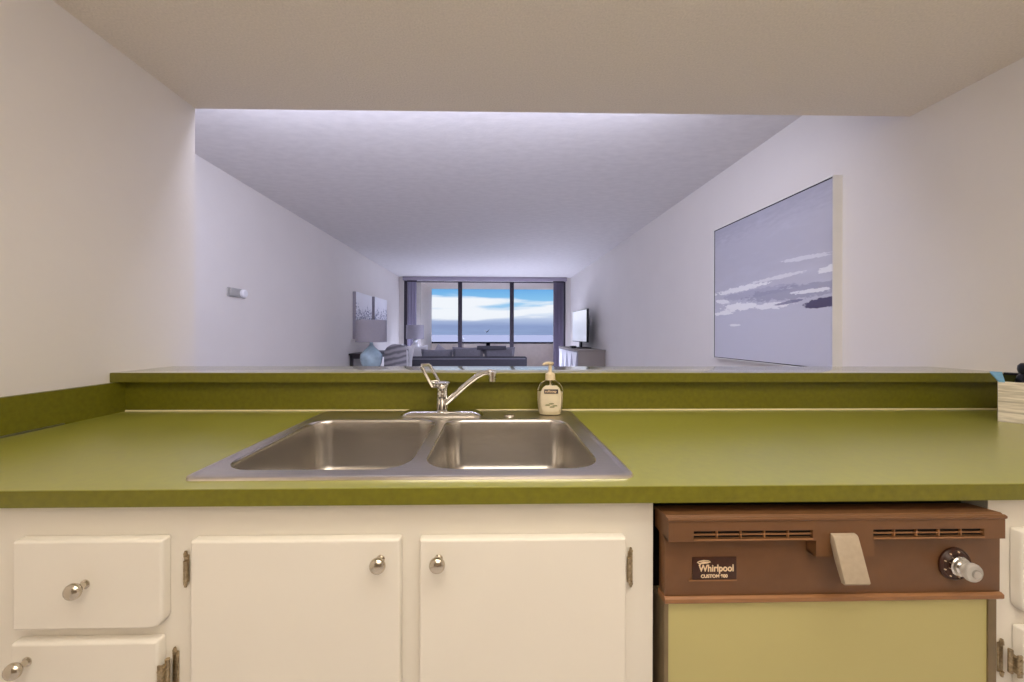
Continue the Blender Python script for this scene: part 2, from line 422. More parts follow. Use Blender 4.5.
# balcony and what lies beyond
struct(MB().box(-2.6, 2.3, YF+.1, 10.5, -.1, .03).build('floor', 'balc', smooth=0), 'balcony floor')
struct(MB().box(-2.6, 2.3, YF+.1, 10.42, H+1.245, H+1.6).build('ceiling', 'balc', smooth=0), 'balcony ceiling')
struct(MB().box(-1.9, -1.706, YF+.1, 10.42, .03, H+1.245).build('wall_balcony_left', 'balc', smooth=0))
struct(MB().box(1.735, 1.95, YF+.1, 10.42, .03, H+1.245).build('wall_balcony_right', 'balc', smooth=0))
struct(MB().box(-1.706, 1.735, 10.40, 10.50, .03, H-.292).build('wall_balcony_front', 'balc', smooth=0))

def sea_mat():
    m, nt, b = nodes('pale sea water'); g = G(nt)
    tc = nt.nodes.new('ShaderNodeTexCoord'); mp = nt.nodes.new('ShaderNodeMapping'); mp.inputs['Scale'].default_value = (.02, .1, 1)
    nt.links.new(tc.outputs['Object'], mp.inputs['Vector'])
    n = g.noise(mp.outputs[0], .6, 6)
    nt.links.new(g.mix(n, lin((68, 68, 76)), lin((84, 84, 90))), b.inputs['Base Color'])
    b.inputs['Roughness'].default_value = 1.; b.inputs['Specular IOR Level'].default_value = 0.
    return m
M['sea'] = sea_mat()
sea = MB().box(-6000, 6000, 40, 9000, -40.2, -40).build('sea', 'sea', smooth=0); struct(sea, 'pale calm sea below the horizon')

# sliding window: frame, mullions, panes
win = thing('window_1', None, None, ((WX0+WX1)/2, YF+.05, .06)); win['kind'] = 'structure'
MB().plate(WX0, WX1, .06, WZ, YF+.03, YF+.09, [(WX0+.05, WX1-.05, .11, H+1.213)]).build('window_frame', 'frame', win, smooth=0)
for a, c in ((-.814, -.719), (.423, .519)):
    MB().box(a, c, YF+.02, YF+.08, .11, H+1.213, bev=.004).build('mullion', 'frame', win)
MB().box(-.70, -.685, YF, YF+.02, H-.38, H-.14, bev=.004).build('pull_handle', 'frame', win)
for a, c in ((WX0+.05, -.814), (-.719, .423), (.519, WX1-.05)):
    MB().box(a, c, YF+.055, YF+.063, .11, H+1.213).build('pane', 'glass', win, smooth=0)

# balcony railing
rl = thing('balcony_railing', 'dark metal handrail with one post above the beige balcony wall outside the window', 'railing', (0, 10.42, H-.292))
MB().box(-1.70, 1.73, 10.38, 10.44, H-.292, H-.247, bev=.006).build('handrail', 'rail', rl)
MB().box(-.168, -.055, 10.35, 10.40, .03, H-.285, bev=.004).build('post', 'rail', rl)

# gull
GX, GY, GZ = -.75, 55.0, H+.21
gl = thing('seagull', 'small dark seagull flying over the sea beyond the middle pane', 'bird', (GX, GY, GZ))
gp = [(0, -.25), (.04, -.2), (.075, -.05), (.07, .08), (.045, .17), (.03, .2), (.04, .25), (0, .30)]
MB().lathe([(r, h*.9) for r, h in gp], (GX, GY, GZ), Vector((.75, -.5, .35)), n=12).build('body', 'gull', gl)
for sg, up in ((-1, .20), (1, .36)):
    wv = [(0, .0, 0), (.18*sg, .02, up*.7), (.40*sg, -.05, up), (.38*sg, -.16, up*.95), (.16*sg, -.20, up*.55), (0, -.22, 0)]
    wv = [(a+GX, c+GY, e+GZ) for a, c, e in wv]
    MB().loft([[(p[0], p[1], p[2]-.03) for p in wv], wv], cap0=True, cap1=True).build('wing', 'gull', gl, smooth=0)

# vertical blinds + valance
vb = MB().box(-2.09, 1.76, YF-.15, YF-.005, H+1.235, H+1.318, bev=.004).build('blind_valance', 'valance')
tag(vb, 'grey valance box running along the ceiling above the window', 'valance')
def blind(label, x0, x1, n, m, dark, base_x):
    t = thing('vertical_blind', label, 'blind', (base_x, YF-.08, .03), 'vertical blinds at the big window')
    MB().box(x0-.01, x1+.01, YF-.10, YF-.06, H+1.20, H+1.235, bev=.003).build('head_rail', 'frame', t)
    for k in range(n):
        x = x0+(x1-x0)*(k+.5)/n; w = (x1-x0)/n*.62; a = 1.25 if k % 2 else .25
        MB().box(x-w*.9, x+w*.9, YF-.082, YF-.078, .05, H+1.20, rot=Matrix.Rotation(a*(.6 if m == 'blind' else -.6), 4, 'Z')).build('slat', m, t, smooth=0)
    for (a, c) in dark:
        MB().box(a, c, YF-.10, YF-.05, .05, H+1.225, bev=.004).build('edge_panel', 'frame', t)
    return t
blind('mauve vertical blind gathered at the left side of the window, behind the farther lamp', -1.985, -1.78, 6, 'blind', [(-2.065, -1.992)], -1.9)
blind('dark mauve vertical blind gathered at the right side of the window, above the dresser', 1.452, 1.685, 6, 'blinddark', [(1.69, 1.735)], 1.6)

# ------------------------------------------------------------------ living room furniture (behind the bar)
def sofa():
    x0, x1, y0, y1 = -1.52, .63, 6.6, 7.5
    t = thing('sofa', 'charcoal fabric sofa seen from behind, facing the window', 'sofa', ((x0+x1)/2, (y0+y1)/2, 0))
    MB().box(x0+.02, x1-.02, y0+.02, y1-.05, .12, .42, bev=.02).build('seat_base', 'sofa', t)
    bk = MB().box(x0, x1, y0, y0+.2, .10, .765, bev=.025, seg=3).build('backrest', 'sofa', t)
    MB().tube([(x0+.03, y0-.001, .725), (x1-.03, y0-.001, .735)], .009, 8).build('piping', 'sofalite', bk)
    for a, c in ((x0, x0+.2), (x1-.2, x1)):
        MB().box(a, c, y0+.15, y1, .10, .62, bev=.05, seg=3).build('armrest', 'sofa', t)
    for k in range(3):
        a = x0+.2+k*.583
        MB().box(a+.005, a+.578, y0+.22, y1, .42, .56, bev=.04, seg=3).build('seat_cushion', 'sofa', t)
        MB().pillow((a+.29, y0+.30, .725 if k else .68), .60, .2, .42, Matrix.Rotation(-.12, 4, 'X'), pinch=.22).build('back_cushion', 'cushion', t)
    for a in (x0+.1, x1-.1):
        for e in (y0+.1, y1-.1):
            MB().lathe([(.025, 0), (.03, .12)], (a, e, 0), n=12).build('leg', 'darkwood', t)
    return t
sofa()
p = MB().pillow((-.98, 7.06, .745), .36, .14, .36, Matrix.Rotation(-.25, 4, 'X') @ Matrix.Rotation(.55, 4, 'Y')).build('throw_pillow', 'greycot')
tag(p, 'pale blue grey pillow leaning on the sofa, right of the farther lamp', 'pillow', 'throw pillows on the sofa')
p = MB().pillow((-1.38, 7.07, .745), .34, .15, .42, Matrix.Rotation(-.22, 4, 'X') @ Matrix.Rotation(-.12, 4, 'Y')).build('throw_pillow', 'white')
tag(p, 'white pillow at the left end of the sofa, below the farther lamp', 'pillow', 'throw pillows on the sofa')
ring = [(6.805, .885), (6.815, .915), (6.84, .938), (6.88, .950), (6.93, .945), (6.985, .92), (7.01, .80)]
out = [(y+(y-6.9)*.03, z+.006) for y, z in ring]
p = MB().prism(ring+out[::-1], -.28, .26, 'YZ').build('folded_throw', 'sofa')
tag(p, 'dark folded throw draped over the middle back cushion of the sofa', 'blanket')

# slipcovered side chair
ch = thing('side_chair', 'grey side chair with pleated cover, between the blue glass lamp and the sofa', 'chair', (-1.56, 6.15, 0))
poly = rrect(-1.755, -1.375, .42, 1.005, (.02, .02, .09, .16), 6)
MB().prism(poly, 6.0, 6.09, 'XZ', bev=.03, seg=3).build('backrest', 'pleat', ch)
edge = [(-1.385, 6.03, .45), (-1.38, 6.02, .7), (-1.383, 6.02, .88), (-1.41, 6.02, .96), (-1.47, 6.02, 1.0)]
MB().tube(edge, .016, 10).build('piping', 'white', ch)
MB().box(-1.76, -1.37, 6.09, 6.5, .36, .47, bev=.03, seg=3).build('seat', 'pleat', ch)
for a in (-1.73, -1.40):
    for e in (6.04, 6.46):
        MB().box(a-.02, a+.02, e-.02, e+.02, 0, .43, bev=.003).build('leg', 'darkwood', ch)
p = MB().pillow((-1.50, 6.24, .735), .34, .14, .52, Matrix.Rotation(.10, 4, 'Y')).build('throw_pillow', 'white')
tag(p, 'white pillow standing on the seat of the grey pleated side chair', 'pillow')

# dark console table on the left wall
sb = thing('console_table', 'dark wooden console table against the left wall behind the blue glass lamp', 'console table', (-1.99, 6.2, 0))
MB().box(-2.20, -1.79, 5.70, 6.80, .842, .872, bev=.004).build('tabletop', 'darkwood', sb)
MB().plate(-2.185, -1.805, 5.715, 6.785, .79, .842, [(-2.165, -1.825, 5.735, 6.765)], plane='XY').build('apron', 'darkwood', sb, smooth=0)
for a in (-2.165, -1.825):
    for e in (5.735, 6.765): MB().box(a-.02, a+.02, e-.02, e+.02, 0, .842, bev=.003).build('leg', 'darkwood', sb)
MB().box(-2.175, -1.815, 5.73, 6.77, .18, .20).build('lower_shelf', 'darkwood', sb, smooth=0)

def side_table(label, x, y, h, r):
    t = thing('side_table', label, 'table', (x, y, 0), 'side tables under the lamps')
    MB().lathe([(0, h-.03), (r-.006, h-.03), (r, h-.024), (r, h-.006), (r-.006, h), (0, h)], (x, y, 0), n=40).build('tabletop', 'taupe', t)
    MB().lathe([(.14, 0), (.14, .015), (.03, .04), (.024, h-.06), (.05, h-.03)], (x, y, 0), n=24).build('pedestal', 'darkwood', t)
def lamp(label, x, y, z0, prof, bm, r, s0, s1):
    t = thing('table_lamp', label, 'lamp', (x, y, z0), 'table lamps with grey drum shades')
    MB().lathe(prof, (x, y, z0), n=36).build('lamp_base', bm, t)
    top = prof[-1][1]
    MB().lathe([(.012, top), (.012, top+.10), (.022, top+.10), (.022, top+.14), (.0, top+.14)], (x, y, z0), n=16).build('socket', 'nickel', t)
    sh = [(r, s0-z0), (r*.97, s1-z0), (r*.97-.006, s1-z0), (r-.006, s0-z0)]
    ring = [[(x+q*math.cos(2*PI*k/40), y+q*math.sin(2*PI*k/40), z0+h) for k in range(40)] for q, h in sh]
    S = MB().loft(ring+[ring[0]]).build('lamp_shade', 'shade', t)
    w = MB()
    for a in (0, 2*PI/3, 4*PI/3):
        w.tube([(x, y, z0+top+.12), (x+r*.97*math.cos(a), y+r*.97*math.sin(a), s1-.01)], .003, 6)
    w.build('shade_carrier', 'nickel', S)
side_table('round side table under the blue glass lamp', -1.692, 5.2, H-.50, .24)
lamp('nearer table lamp with blue mottled glass base and grey drum shade', -1.692, 5.2, H-.50,
     [(0, 0), (.10, 0), (.115, .02), (.140, .09), (.152, .15), (.146, .20), (.105, .25), (.05, .30), (.028, .33), (.022, .36), (.026, .40)], 'blueglass', .21, H-.127, H+.18)
side_table('small round side table under the farther white lamp', -1.646, 7.9, H-.52, .22)
lamp('farther table lamp with white ceramic base and grey drum shade before the left blind', -1.646, 7.9, H-.52,
     [(0, 0), (.09, 0), (.095, .02), (.07, .06), (.11, .12), (.12, .18), (.08, .26), (.035, .32), (.055, .36), (.025, .40)], 'ceramic', .19, H-.127, H+.171)

# dresser on the right wall
dr = thing('dresser', 'taupe dresser with white carved triangle front, below the television', 'dresser', (1.63, 6.83, 0))
DX, DY0, DY1, DZ = 1.40, 6.03, 7.67, H-.272
MB().box(DX+.02, 1.868, DY0, DY1, .06, DZ-.025, bev=.003).build('body', 'taupe', dr)
MB().box(DX-.005, 1.872, DY0-.012, DY1+.012, DZ-.025, DZ, bev=.004).build('top', 'taupe', dr)
for c_ in range(2):
    for r_ in range(2):
        a = DY0+.01+c_*.815; z = .07+r_*.412
        d = MB().box(DX+.003, DX+.022, a, a+.805, z, z+.404, bev=.003).build('drawer', 'carvedark', dr)
        gr = MB()
        for k in range(2):
            y = a+.203+k*.40
            gr.prism([(y-.19, z+.392), (y+.19, z+.392), (y, z+.02)], DX-.004, DX+.003, 'YZ')
        gr.build('triangle_relief', 'carved', d, smooth=0)
        MB().lathe([(.010, 0), (.007, .010), (.012, .016), (0, .02)], (DX+.003, a+.4025, z+.15), Vector((-1, 0, 0)), n=12).build('knob', 'nickel', d)
for a in (DX+.05, 1.82):
    for e in (DY0+.05, DY1-.05): MB().box(a-.025, a+.025, e-.025, e+.025, 0, .06).build('foot', 'darkwood', dr, smooth=0)

# television, turned slightly into the room
tvx = thing('television', 'flat screen television standing on the dresser, its screen with a painted-in bright reflection facing into the room', 'television', (1.66, 6.92, DZ))
def tvp(mb, name, m, par=None):
    o = mb.build(name, m, par or tvx)
    return o
ang = math.atan2(.04, .95)
Rz = Matrix.Rotation(ang, 4, 'Z'); pv = (1.66, 6.92, DZ)
MB().box(1.645, 1.685, 6.445, 7.395, H-.160, H+.440, bev=.006, rot=Rz, pivot=pv).build('bezel', 'tv', tvx)
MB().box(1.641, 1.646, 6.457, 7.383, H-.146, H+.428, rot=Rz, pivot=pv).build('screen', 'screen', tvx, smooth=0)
MB().box(1.66, 1.69, 6.86, 6.98, DZ+.015, H-.15, bev=.004, rot=Rz, pivot=pv).build('stand_neck', 'tv', tvx)
MB().box(1.54, 1.80, 6.66, 7.18, DZ, DZ+.016, bev=.005, rot=Rz, pivot=pv).build('stand_base', 'tv', tvx)
bx = thing('media_box', 'small black media box on the dresser in front of the television', 'media box', (1.50, 6.75, DZ))
MB().box(1.445, 1.535, 6.66, 6.82, DZ+.004, DZ+.045, bev=.004).build('case', 'black', bx)
for e in (6.68, 6.80): MB().box(1.46, 1.52, e-.008, e+.008, DZ, DZ+.005).build('foot', 'black', bx, smooth=0)

# wall pieces
def wall_art(label, y0, y1, z0, z1, seed):
    t = thing('canvas_picture', label, 'picture', (XLL+.03, (y0+y1)/2, z0), 'skyline canvases on the left wall')
    MB().box(XLL, XLL+.05, y0, y1, z0, z1).build('canvas', 'canvasgrey', t, smooth=0)
    MB().box(XLL+.05, XLL+.054, y0, y1, z0, z1).build('print', cityart_mat('skyline print', seed), t, smooth=0)
wall_art('nearer grey skyline canvas on the left wall, above the blue glass lamp', 5.87, 6.63, H-.095, H+.655, 1.7)
wall_art('farther grey skyline canvas on the left wall, closer to the window', 6.80, 7.57, H-.09, H+.665, 5.1)
th = thing('thermostat', 'small grey thermostat with white dial end on the left wall', 'thermostat', (XLL+.02, 3.21, H+.30))
MB().box(XLL, XLL+.012, 3.105, 3.325, H+.303, H+.380, bev=.003).build('back_plate', 'thermo', th)
MB().box(XLL+.012, XLL+.03, 3.12, 3.22, H+.308, H+.375, bev=.005).build('display_cover', 'thermo', th)
MB().lathe([(.036, 0), (.036, .02), (.028, .028), (0, .028)], (XLL+.012, 3.285, H+.342), Vector((1, 0, 0)), n=24).build('dial', 'thermow', th)

pt = thing('painting', 'large abstract seascape painting in a thin white frame on the right wall', 'painting', (1.85, 2.461, H-.196))
PY = -.020; PZ = -.006
MB().box(1.8345, 1.8755, 1.968+PY, 3.012+PY, H-.188+PZ, H+.855+PZ).build('canvas', 'canvas', pt, smooth=0)
MB().box(1.8305, 1.8345, 1.962+PY, 3.012+PY, H-.184+PZ, H+.851+PZ).build('picture_surface', 'painting', pt, smooth=0)
MB().plate(1.949+PY, 3.02+PY, H-.192+PZ, H+.859+PZ, 1.824, 1.8755, [(1.953+PY, 3.012+PY, H-.187+PZ, H+.853+PZ)], plane='YZ').build('frame', 'canvas', pt, smooth=0)
MB().plate(1.953+PY, 3.012+PY, H-.187+PZ, H+.853+PZ, 1.8295, 1.8350, [(1.958+PY, 3.005+PY, H-.181+PZ, H+.847+PZ)], plane='YZ').build('shadow_line', 'black', pt, smooth=0)

# ------------------------------------------------------------------ bar top, worktop, backsplash
bar = MB().box(XL, XR, 1.2832, 1.535, H-.171, H-.1378, bev=.0015, seg=2)
bo = bar.build('bar_top', 'bargreen'); tag(bo, 'raised avocado green laminate bar top between kitchen and living room', 'bar top')
# shared split: darker edge band along the front
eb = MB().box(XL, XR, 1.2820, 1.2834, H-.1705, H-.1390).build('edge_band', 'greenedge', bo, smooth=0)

SX0, SX1, SY0, SY1 = -.5800, .2770, .696, 1.290
wt = thing('worktop', 'long avocado green laminate worktop holding the double sink', 'worktop', ((XL+XR)/2, .99, CT-.03))
MB().plate(XL, XR, .6612, 1.3175, CT-.03, CT, [(SX0+.02, SX1-.02, SY0+.02, SY1-.02)], plane='XY').build('top', 'green', wt, smooth=0)
MB().box(XL, XR, .660, .6613, CT-.0302, CT-.0012).build('edge_band', 'greenedge', wt, smooth=0)
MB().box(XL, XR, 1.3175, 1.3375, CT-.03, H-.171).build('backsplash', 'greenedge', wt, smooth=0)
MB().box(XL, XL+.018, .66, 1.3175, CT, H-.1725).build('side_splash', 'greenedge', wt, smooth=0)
MB().tube([(XL+.02, 1.3165, CT+.0015), (XR, 1.3165, CT+.0015)], .0034, 8).build('caulk_bead', 'bulk', wt)
MB().box(XL+.018, XL+.0245, .66, 1.13, CT, CT+.0045, bev=.001).build('joint_strip', 'alu', wt)

# ------------------------------------------------------------------ sink
def sink():
    t = thing('double_sink', 'stainless steel double bowl sink set into the green worktop', 'sink', ((SX0+SX1)/2, (SY0+SY1)/2, CT))
    NZ = .0035
    b = bmesh.new()
    def ring(pts, z): return [b.verts.new((p[0], p[1], CT+z)) for p in pts]
    def bridge(A, B):
        n = len(A)
        for k in range(n): b.faces.new((A[k], A[(k+1) % n], B[(k+1) % n], B[k]))
    prof = [(0, .0002), (.0015, .0045), (.006, .0068), (.0105, .0060), (.0145, .0038), (.017, NZ), (.019, NZ)]
    rs = [ring(rrect(SX0+o, SX1-o, SY0+o, SY1-o, max(.022-o*.6, .004), 6), z) for o, z in prof]
    for A, B in zip(rs, rs[1:]): bridge(A, B)
    loops = [rs[-1]]
    bowls = [(-.551, -.170), (-.142, .229)]
    for (x0, x1) in bowls:
        loops.append(ring(rrect(x0, x1, .742, 1.166, (.068, .068, .06, .06), 8), NZ))
    edges = []
    for L in loops:
        for k in range(len(L)):
            a, c = L[k], L[(k+1) % len(L)]
            edges.append(b.edges.get((a, c)) or b.edges.new((a, c)))
    bmesh.ops.triangle_fill(b, edges=edges, use_beauty=True, use_dissolve=False)
    bmesh.ops.recalc_face_normals(b, faces=b.faces)
    mb = MB(); mb._merge(b)
    mb.build('rim', 'steel', t, smooth=40)
    for (x0, x1) in bowls:
        D = .168
        pr = [(0, NZ), (.0015, NZ-.0008), (.0035, -.002), (.0045, -.007), (.007, -.05), (.010, -.10), (.013, -D+.042)]
        for k in range(1, 7):
            a = k/6*PI/2
            pr.append((.013+.042*(1-math.cos(a)), -D+.042*(1-math.sin(a))))
        pr += [(.09, -D-.001), (.14, -D-.003)]
        rings = []
        for o, z in pr:
            rr = [max(r-o*.55, .012) for r in (.068, .068, .06, .06)]
            rings.append([(q[0], q[1], CT+z) for q in rrect(x0+o, x1-o, .742+o, 1.166-o, rr, 8)])
        bw = MB().loft(rings, cap1=True).build('bowl', 'bowl', t, smooth=50)
        cx, cy = (x0+x1)/2, (.742+1.166)/2
        d = MB().lathe([(.045, .0), (.043, .004), (.034, .003), (.032, -.001), (0, -.001)], (cx, cy, CT-D-.002), n=28).build('drain', 'chrome', bw)
    return t
sink()
MB  # noqa
hc = MB().lathe([(.0, .006), (.014, .006), (.019, .004), (.020, 0)], (.058, 1.222, CT+.0035), n=24).build('hole_cover', 'steel')
hc.parent = None
tag(hc, 'round steel hole cover on the sink deck, right of the faucet', 'hole cover')

# ------------------------------------------------------------------ faucet
FX, FY, FZ = -.165, 1.228, CT+.0035
fa = thing('kitchen_faucet', 'chrome single lever faucet standing behind the sink bowls', 'faucet', (FX, FY, FZ))
def oval(hw, hd, z, n=12):
    pts = rrect(FX-hw, FX+hw, FY-hd, FY+hd, hd*.98, n)
    return [(p[0], p[1], FZ+z) for p in pts]
MB().loft([oval(.137, .036, 0), oval(.137, .036, .003), oval(.132, .032, .009), oval(.116, .022, .0165), oval(.108, .016, .018)], cap0=True, cap1=True).build('base_plate', 'chrome', fa, smooth=30)
MB().lathe([(.026, .012), (.0235, .017), (.0195, .021), (.0185, .05), (.0195, .052), (.0195, .074), (.0185, .076), (.0195, .086), (.0195, .091)], (FX, FY, FZ), n=32).build('body', 'chrome', fa)
hd = MB().lathe([(.0195, .091), (.024, .094), (.0285, .104), (.0290, .109), (.024, .113), (0, .115)], (FX-.002, FY, FZ), n=32).build('handle_cap', 'chrome', fa)
o = Vector((FX, FY, FZ)); hw = Vector((.0125, .012, 0))
A, Bq = Vector((-.017, -.008, .098)), Vector((-.052, -.030, .170))
lp = MB()
loop = []
for p_, s_ in ((A, -1), (A.lerp(Bq, .5), -1), (Bq.lerp(A, .06), -1), (Bq, -.75), (Bq, .75), (Bq.lerp(A, .06), 1), (A.lerp(Bq, .5), 1), (A, 1)):
    loop.append(o+p_+hw*s_)
lp.tube(loop, .0050, 10)
lp.tube([loop[0].lerp(loop[2], .22), loop[-1].lerp(loop[-3], .22)], .0050, 10)
lp.tube([loop[0], loop[-1]], .006, 10)
lp.build('lever', 'chrome', fa)
sp = [(0.0, 0, .030), (.012, -.003, .042), (.05, -.010, .080), (.09, -.018, .118), (.118, -.024, .140), (.140, -.028, .1515), (.158, -.032, .1545), (.172, -.034, .153)]
sp = [o+Vector((q[0], q[1], q[2]-.007*min(1, q[0]/.1))) for q in sp]
MB().tube(sp, [.0105, .0105, .0098, .0092, .0090, .0090, .0095, .0090], 16).build('spout', 'chrome', fa)
MB().lathe([(.0, .160), (.008, .159), (.0125, .155), (.0135, .148), (.0135, .142), (.0115, .140), (.0115, .136), (.0125, .135), (.0122, .125), (.009, .124), (.009, .127), (0, .127)], (FX+.166, FY-.034, FZ-.008), n=24).build('nozzle', 'chrome', fa)

# ------------------------------------------------------------------ soap bottle
BX, BY, BZ = .196, 1.236, CT+.0036
so = thing('soap_bottle', 'clear pump bottle of cream hand soap on the right back corner of the sink', 'soap bottle', (BX, BY, BZ))
def bod(k, zmax=9):
    P = [(.030, 0), (.0365, .003), (.0385, .010), (.0415, .03), (.043, .055), (.043, .080), (.040, .094), (.033, .105), (.024, .112), (.0165, .116)]
    return [(r*k if r > .02 else r, z) for r, z in P if z <= zmax]
MB().lathe(bod(1.)+[(.0130, .118), (.0130, .122), (0, .122)], (BX, BY, BZ), n=40, sy=.6).build('bottle', 'bottle', so)
MB().lathe([(0, .002)]+[(r-.0022, max(z, .002)) for r, z in bod(1., .07)]+[(.0405, .076), (0, .076)], (BX, BY, BZ), n=40, sy=.58).build('liquid_soap', 'soap', so)
# front label follows the bottle wall
lr = []
for z, fx in ((.014, .60), (.022, .74), (.04, .80), (.06, .80), (.08, .76), (.092, .68), (.1005, .50)):
    P = bod(1.); r = next(P[i][0]+(P[i+1][0]-P[i][0])*(z-P[i][1])/(P[i+1][1]-P[i][1]) for i in range(len(P)-1) if P[i][1] <= z <= P[i+1][1])+.0006
    am = math.asin(fx)
    lr.append([(BX+r*math.sin(am*(2*k/16-1)), BY-.6*r*math.cos(am*(2*k/16-1))-.0006, BZ+z) for k in range(17)])
LB = MB().loft(lr, close=False).build('label', 'label', so)
MB().box(BX-.024, BX+.022, BY-.0285, BY-.0268, BZ+.0745, BZ+.0885, bev=.0005).build('label_band', 'navy', LB)
RX = Matrix.Rotation(PI/2, 4, 'X')
text('lettering', 'softsoap', .0115, (BX-.0215, BY-.0287, BZ+.0785), RX, 'ink', LB, sx=.98, depth=.0002, offset=.0003)
lf = MB()
for (a, c, r) in ((-.012, .036, .4), (.0, .041, -.2), (.012, .034, -.5), (.002, .030, .1)):
    lf.lathe([(0, 0), (.0075, .0004), (0, .0008)], (BX+a, BY-.0268+abs(a)*.12, BZ+c), '-Y', n=10, sx=1.2, sy=.35)
lf.build('leaf_print', 'leafprint', LB)
MB().lathe([(.0165, .117), (.0165, .120), (.0162, .136), (.014, .1385), (.0085, .141), (.006, .145), (.006, .16)], (BX, BY, BZ), n=28).build('pump_collar', 'pump', so)
ph = MB().lathe([(.0045, .150), (.0045, .166), (.009, .168), (.0125, .172), (.012, .176), (0, .178)], (BX, BY, BZ), n=24)
ph.tube([(BX+.004, BY, BZ+.172), (BX-.012, BY-.004, BZ+.173), (BX-.022, BY-.007, BZ+.1705), (BX-.026, BY-.008, BZ+.166)], [.006, .005, .0042, .0036], 10)
ph.build('pump_head', 'pump', so)
MB().tube([(BX, BY, BZ+.012), (BX, BY, BZ+.12)], .0028, 8).build('dip_tube', 'pump', so)

# ------------------------------------------------------------------ open box on the right of the worktop
F = Vector((1.612, 1.136)); dv = Vector((.814, .581)); wv = Vector((.581, -.814)); LN, WD = .150, .165
kb = thing('storage_box', 'whitewashed wood look open box with blue rim at the right end of the worktop', 'box', (F.x+.1, F.y, CT))
def bxp(a, c): q = F+dv*a+wv*c; return (q.x, q.y)
hF, hB = .127, .147
def wallpiece(mb, a0, c0, a1, c1, z0, hz):
    P4 = [(a0, c0), (a1, c0), (a1, c1), (a0, c1)]
    top = [(*bxp(a, c), CT+hz(a)) for a, c in P4]; bot = [(*bxp(a, c), CT+z0) for a, c in P4]
    mb.loft([bot, top], cap0=True, cap1=True)
hz = lambda a: hF+(hB-hF)*a/LN
e = .006
mb = MB()
wallpiece(mb, 0, 0, e, WD, .0, hz); wallpiece(mb, LN-e, 0, LN, WD, 0, hz); wallpiece(mb, e, 0, LN-e, e, 0, hz); wallpiece(mb, e, WD-e, LN-e, WD, 0, hz); wallpiece(mb, e, e, LN-e, WD-e, 0, lambda a: .006)
mb.build('box_walls', 'plank', kb, smooth=0)
mb = MB(); f2 = e+.001
wallpiece(mb, e, e, f2, WD-e, .006, lambda a: hz(a)-.002); wallpiece(mb, LN-f2, e, LN-e, WD-e, .006, lambda a: hz(a)-.002)
wallpiece(mb, f2, e, LN-f2, f2, .006, lambda a: hz(a)-.002); wallpiece(mb, f2, WD-f2, LN-f2, WD-e, .006, lambda a: hz(a)-.002)
mb.build('lining', 'lining', kb, smooth=0)
mb = MB(); hi = lambda a: hz(a)+.002
q4 = [bxp(-.001, .001), bxp(-.001, .013), bxp(LN-.01, .009), bxp(LN-.01, -.016)]; h4 = [hF, hF, hB, hB]
mb.loft([[(*q, CT+h_-.002) for q, h_ in zip(q4, h4)], [(*q, CT+h_+.003) for q, h_ in zip(q4, h4)]], cap0=True, cap1=True)
wallpiece(mb, LN-.030, .040, LN-.0125, .050, hB-.020, lambda a: hB-.004)
mb.build('blue_rim', 'blue', kb, smooth=0)
mb = MB(); wallpiece(mb, LN-.012, .012, LN, WD, hB-.006, hi); mb.build('black_rim', 'black', kb, smooth=0)
bt = bxp(.085, .055)
bo2 = thing('black_bottle', 'small black capped bottle standing in the whitewashed box', 'bottle', (*bt, CT+.006))
MB().lathe([(0, 0), (.020, 0), (.022, .006), (.022, .125), (.018, .138), (.012, .144), (0, .144)], (*bt, CT+.0065), n=24).build('bottle_body', 'black', bo2)
MB().lathe([(.0125, .144), (.016, .147), (.0185, .158), (.0175, .170), (.012, .178), (0, .181)], (*bt, CT+.0065), n=24).build('cap', 'black', bo2)

# ------------------------------------------------------------------ base cabinets
YD, YFACE, YP = .667, .6855, 1.31
def knob(x, z, par):
    MB().lathe([(.008, 0), (.008, .0015), (.0052, .003), (.0046, .010), (.0065, .0125), (.0115, .0145), (.0140, .018), (.0138, .0215), (.0115, .0250), (.006, .0272), (0, .0278)], (x, YD, z), '-Y', n=28).build('knob', 'nickel', par)
def hinge(x, z0, z1, par, side, big=False):
    """side = +1 when the door lies to the right (+x) of the hinge"""
    w = .0085 if not big else .011
    m = MB()
    zc0, zc1 = z0+.008, z1-.008
    m.box(x-w/2, x+w/2, YFACE-.0025, YFACE-.0005, zc0, zc1, bev=.0006)                 # leaf on the frame
    m.tube([(x, YFACE-.004, z0), (x, YFACE-.004, zc0+.002)], [.0022, .0035], 8); m.tube([(x, YFACE-.004, zc1-.002), (x, YFACE-.004, z1)], [.0035, .0022], 8)
    for zz in (z0+.006, z1-.006): m.lathe([(.004, 0), (.004, .001), (0, .002)], (x, YFACE-.004, zz), '-Y', n=12)
    xb = x+side*(w/2+.0015)
    m.tube([(xb, YFACE-.011, zc0+.006), (xb, YFACE-.011, zc1-.006)], .0038 if not big else .0036, 10)
    if big:
        xa, xc = sorted((xb+side*.0005, xb+side*.0095))
        m.box(xa, xc, YD-.0030, YD-.0006, zc0+.004, zc1-.010, bev=.0008)
        m.box(*sorted((xb, xb+side*.0085)), YD-.0025, YFACE-.009, zc0+.010, zc1-.016, bev=.0008)
        for zz in (zc0+.014, zc1-.020): m.lathe([(.003, 0), (.003, .001), (0, .002)], (xb+side*.006, YD-.003, zz), '-Y', n=12)
    m.build('hinge', 'oldhinge', par)
